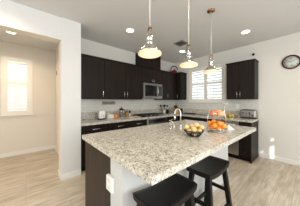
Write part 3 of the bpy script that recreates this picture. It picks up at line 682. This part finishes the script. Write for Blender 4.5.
t = thing('griddle', 'flat black griddle pan on the counter under the window', 'griddle', (-2.60, 3.98, ZK))
b = BM(); box(b, -0.18, 0.18, -0.09, 0.09, 0.004, 0.03, 0.008); obj('plate', b, M_iron, t)
for x_ in (-0.17, 0.17): b = BM(); box(b, x_ - 0.02, x_ + 0.02, -0.02, 0.02, 0, 0.02, 0.003); obj('foot', b, M_black, t)
t = thing('serving_tray', 'low grey metal tray on the counter under the window', 'tray', (-2.12, 4.02, ZK))
b = BM(); box(b, -0.17, 0.17, -0.10, 0.10, 0.0, 0.012, 0.004); obj('base', b, M_steel_dark, t)
b = BM(); tube(b, [(-0.17, -0.10, 0.022), (0.17, -0.10, 0.022), (0.17, 0.10, 0.022), (-0.17, 0.10, 0.022)], 0.008, 8, True); obj('rim', b, M_steel, t)

# plaque on the left backsplash
t = thing('wall_plaque', 'long narrow plaque on the tile under the left cabinets', 'sign', (XA + 0.009, 1.585, 1.282))
b = BM(); box(b, 0, 0.012, -0.175, 0.175, -0.042, 0.042, 0.003); pl = obj('board', b, M_plaque, t)
b = BM(); y = -0.145; random.seed(3)
while y < 0.14:
    k = random.choice((0.010, 0.016, 0.02)); hgt = random.choice((0.012, 0.018, 0.022)); box(b, 0.012, 0.0132, y, y + k, -0.010, -0.010 + hgt); y += k + 0.006
obj('faded_lettering', b, M_plum, pl)

# toaster
t = thing('toaster', 'wide stainless toaster on the far counter under the right cabinet', 'toaster', (-1.0, 4.03, ZK))
b = BM(); box(b, -0.165, 0.165, -0.10, 0.10, 0.016, 0.212, 0.035); bd = obj('body', b, M_steel_dark, t)
b = BM(); box(b, -0.16, 0.16, -0.095, 0.095, 0.0, 0.016, 0.004); obj('base', b, M_black, t)
for sy in (-0.045, 0.045): b = BM(); box(b, -0.13, 0.13, sy - 0.015, sy + 0.015, 0.211, 0.214); obj('slot', b, M_black, bd)
for x in (-0.09, -0.025, 0.04):
    b = BM(); box(b, x - 0.006, x + 0.006, -0.103, -0.0995, 0.06, 0.16); obj('lever_track', b, M_black, bd)
for x in (-0.09, 0.04):
    b = BM(); box(b, x - 0.02, x + 0.02, -0.122, -0.103, 0.13, 0.145, 0.003); obj('lever', b, M_black, t)
b = BM(); tube(b, [(0.10, -0.10, 0.08), (0.10, -0.118, 0.08)], 0.018, 16); obj('dial', b, M_black, t)
# outlet plates on the tile
t = tag(obj('outlet_plate', (lambda b: (box(b, -1.33, -1.25, YB - 0.014, YB - 0.0085, 1.13, 1.25, 0.002), b)[1])(BM()), M_white), 'white outlet plate on the tile left of the toaster', 'outlet')

# ------------------------------------------------------------ black wire bowl with pale yellow fruit
cx_, cy_ = -0.922, 1.500
t = thing('wire_bowl', 'black wire bowl heaped with pale yellow fruit on the island', 'bowl', (cx_, cy_, ZK))
def bowl_r(z): return 0.045 + 0.067 * (min(max(z, 0), 0.07) / 0.07) ** 0.6
b = BM()
tube(b, circle((0, 0, 0.070), 0.112, 40), 0.006, 8, True); obj('rim', b, M_iron, t)
b = BM()
for k in range(28):
    a = 2 * math.pi * k / 28; pts = [(bowl_r(z) * math.cos(a + z * 2), bowl_r(z) * math.sin(a + z * 2), z + 0.003) for z in (0, 0.008, 0.025, 0.048, 0.069)]; tube(b, pts, 0.004, 6)
for z in (0.010, 0.025, 0.05): tube(b, circle((0, 0, z), bowl_r(z), 32), 0.004, 5, True)
obj('wires', b, M_iron, t)
b = BM(); lathe(b, [(0.05, 0), (0.05, 0.005), (0.001, 0.005)], (0, 0, 0), 28); obj('base', b, M_iron, t)
def fruit_proto(name, r, m, sz=1.0, elong=False, stem=True):
    t = thing(name, 'x', 'fruit'); b = BM(); ball(b, (0, 0, 0), r, sz, 18, 0.12)
    if elong:
        for v in b.verts: v.co.z *= 1.0; v.co.z += 0.25 * (v.co.z if abs(v.co.z) > r * 0.8 else 0)
    obj('flesh', b, m, t)
    if stem: b = BM(); tube(b, [(0, 0, r * sz * 0.82), (0.001, 0.001, r * sz * 1.10)], 0.002, 6); obj('stem', b, M_stem, t)
    return t
def place(first, used, loc, rot, label, group, s=1.0):
    o = first if not used else copy_tree(first); o.location = loc; o.rotation_euler = rot; o.scale = (s, s, s); o['label'] = label; o['group'] = group; return o
lem = fruit_proto('yellow_fruit', 0.030, M_yellow, 1.04, False)
def pack(n, r, floor_z, rim_r, rim_z, wall, seed, rmax):
    rnd = random.Random(seed); out = []
    for q in range(n):
        best = None
        for k in range(700):
            a = rnd.uniform(0, 6.2832); rho = rmax * math.sqrt(rnd.random()); x, y = rho * math.cos(a), rho * math.sin(a)
            z = floor_z + r
            while z < 0.4 and (z < rim_z and rho + r > wall(z)): z += 0.004
            if (rho - rim_r) ** 2 + (z - rim_z) ** 2 < r * r: z = rim_z + math.sqrt(max(0, r * r - (rho - rim_r) ** 2))
            for _ in range(3):
                for (X, Y, Z) in out:
                    h = (X - x) ** 2 + (Y - y) ** 2
                    if h < (2 * r) ** 2 and abs(Z - z) < math.sqrt((2 * r) ** 2 - h): z = Z + math.sqrt((2 * r) ** 2 - h)
            if best is None or z + 0.02 * rho < best[2] + 0.02 * math.hypot(best[0], best[1]): best = (x, y, z)
        out.append(best)
    return out
spots = pack(17, 0.0305, 0.006, 0.112, 0.070, lambda z: bowl_r(z), 4, 0.090)
nb = len(spots); tops = sorted(range(nb), key=lambda i: spots[i][2])
for i, (x, y, z) in enumerate(spots):
    rank = tops.index(i); q = 0 if rank < 9 else (1 if rank < nb - 1 else 2)
    lab = ('pale yellow fruit in the lower layer of the black wire bowl', 'pale yellow fruit in the upper layer of the black wire bowl heap', 'topmost pale yellow fruit of the heap in the black wire bowl')[q]
    g = ('pale yellow fruit, lower layer', 'pale yellow fruit, upper layer', 'pale yellow fruit, topmost')[q]
    place(lem, i > 0, (cx_ + x, cy_ + y, ZK + z), (random.uniform(0, 3), random.uniform(0, 3), random.uniform(0, 3)), lab, g, random.uniform(0.86, 1.0))

# ------------------------------------------------------------ two-tier wire fruit stand
fx, fy = -0.864, 1.974; rv = Vector((0.6585, 0.7526, 0)); fv = Vector((-0.7526, 0.6585, 0))
t = thing('tiered_fruit_stand', 'two-tier silver wire fruit stand on the island', 'fruit stand', (fx, fy, ZK))
b = BM(); lathe(b, [(0.11, 0.008), (0.125, 0.012), (0.13, 0.02), (0.126, 0.02), (0.11, 0.014), (0.001, 0.012), (0.001, 0.004), (0.11, 0.004)], (0, 0, 0), 36, cap=False)
obj('lower_tray', b, M_steel, t)
b = BM(); tube(b, circle((0, 0, 0.045), 0.132, 40), 0.003, 8, True); tube(b, circle((0, 0, 0.004), 0.10, 32), 0.004, 8, True)
for k in range(24): a = 2 * math.pi * k / 24; tube(b, [(0.12 * math.cos(a), 0.12 * math.sin(a), 0.012), (0.132 * math.cos(a), 0.132 * math.sin(a), 0.045)], 0.0018, 5)
obj('lower_basket', b, M_chrome, t)
UZ = 0.20
b = BM(); tube(b, circle((0, 0, UZ + 0.05), 0.10, 36), 0.003, 8, True)
for r, z in ((0.03, 0.0), (0.06, 0.004), (0.083, 0.018)): tube(b, circle((0, 0, UZ + z), r, 28), 0.0022, 6, True)
for k in range(20): a = 2 * math.pi * k / 20; tube(b, [(0.03 * math.cos(a), 0.03 * math.sin(a), UZ), (0.06 * math.cos(a), 0.06 * math.sin(a), UZ + 0.004), (0.085 * math.cos(a), 0.085 * math.sin(a), UZ + 0.018), (0.10 * math.cos(a), 0.10 * math.sin(a), UZ + 0.05)], 0.0018, 5)
obj('upper_basket', b, M_chrome, t)
b = BM(); s = rv
tube(b, [tuple(s * 0.132 + Vector((0, 0, 0.02))), tuple(s * 0.125 + Vector((0, 0, 0.2))), tuple(s * 0.108 + Vector((0, 0, UZ + 0.05))), tuple(s * 0.105 + Vector((0, 0, 0.37))), ], 0.006, 8)
obj('post', b, M_chrome, t); b = BM(); tube(b, [tuple(-s * 0.132 + Vector((0, 0, 0.02))), tuple(-s * 0.12 + Vector((0, 0, 0.2))), tuple(-s * 0.102 + Vector((0, 0, UZ + 0.05))), tuple(-s * 0.10 + Vector((0, 0, 0.33)))], 0.0035, 8)
obj('post', b, M_chrome, t)
b = BM(); beam(b, tuple(s * 0.075 + Vector((0, 0, 0.378))), tuple(s * 0.145 + Vector((0, 0, 0.378))), 0.03, 0.014); obj('hook_bar', b, M_vent, t)
org = fruit_proto('orange', 0.036, M_orange, 0.95)
sp = pack(14, 0.0355, 0.014, 0.132, 0.045, lambda z: 0.134, 9, 0.098); sp.sort(key=lambda p: p[2])
for i, (x, y, z) in enumerate(sp):
    lab = 'orange in the bottom layer of the lower fruit stand tray' if i < 8 else ('orange in the second layer of the lower fruit stand tray' if i < 13 else 'topmost orange of the pile in the lower fruit stand tray')
    g = 'oranges, bottom layer' if i < 8 else ('oranges, second layer' if i < 13 else 'topmost orange')
    o = place(org, i > 0, (fx + x, fy + y, ZK + z), (random.uniform(0, 3), random.uniform(0, 3), 0), lab, g, random.uniform(0.93, 0.99))
ap = fruit_proto('apple', 0.043, M_apple, 0.92); pe = fruit_proto('peach', 0.043, M_peach, 0.95)
k = 0
for i, (u, v, z, kind) in enumerate([(-0.050, -0.028, 0.048, 'a'), (0.045, -0.040, 0.048, 'p'), (-0.022, 0.058, 0.048, 'a'), (0.066, 0.050, 0.050, 'p')]):
    pos = Vector((fx, fy, ZK + UZ + z)) + rv * u + fv * v
    if kind == 'a': place(ap, i > 0, pos, (0.2, 0.1, i), 'red apple at the front left of the upper fruit basket' if i == 0 else 'red apple at the back left of the upper fruit basket', 'apples in the upper fruit basket')
    else:
        place(pe, k > 0, pos, (0.1, 0.2, i), ('peach at the front right of the upper fruit basket', 'peach at the back right of the upper fruit basket')[k], 'peaches in the upper fruit basket'); k += 1

# glass pedestal bowl with small green and amber fruit
px_, py_ = -0.865, 2.44
t = thing('pedestal_bowl', 'clear glass pedestal bowl of small olive fruit behind the fruit stand', 'bowl', (px_, py_, ZK))
b = BM(); lathe(b, [(0.001, 0.0), (0.055, 0.0), (0.055, 0.005), (0.012, 0.014), (0.008, 0.04), (0.010, 0.09), (0.02, 0.105)], (0, 0, 0), 28, cap=False); obj('stem', b, M_glass, t)
b = BM(); lathe(b, [(0.001, 0.104), (0.06, 0.108), (0.08, 0.125), (0.090, 0.155), (0.088, 0.155), (0.078, 0.127), (0.058, 0.111), (0.001, 0.107)], (0, 0, 0), 32, cap=False); obj('cup', b, M_glass, t)
b = BM(); tube(b, circle((0, 0, 0.155), 0.089, 32), 0.003, 6, True); obj('rim', b, M_iron, t)
sm = fruit_proto('small_fruit', 0.026, M_olive, 0.95)
for i in range(11):
    if i < 6: x, y, z = 0.053 * math.cos(i * math.pi / 3), 0.053 * math.sin(i * math.pi / 3), 0.145
    elif i == 6: x, y, z = 0, 0, 0.138
    else: x, y, z = 0.037 * math.cos(i * math.pi / 2 + 0.5), 0.037 * math.sin(i * math.pi / 2 + 0.5), 0.187
    place(sm, i > 0, (px_ + x, py_ + y, ZK + z), (random.uniform(0, 2), 0, 0), 'small olive fruit low in the glass pedestal bowl' if i < 7 else 'small olive fruit heaped on top in the glass pedestal bowl', 'small fruit, bowl bottom' if i < 7 else 'small fruit, bowl top')
# white folded napkin
nx_, ny_ = -0.80, 2.235
t = thing('folded_napkin', 'white cloth napkin folded to a peak beside the fruit stand', 'napkin', (nx_, ny_, ZK))
b = BM(); prof = []; rings = lathe(b, [(0.062, 0.0), (0.060, 0.012), (0.040, 0.028), (0.022, 0.046), (0.006, 0.064), (0.001, 0.066)], (0, 0, 0), 32)
for q, rg in enumerate(rings):
    for i, v in enumerate(rg):
        kk = 1 + 0.12 * math.cos(5 * 2 * math.pi * i / 32); v.co.x *= kk; v.co.y *= kk
obj('cloth', b, M_white, t)
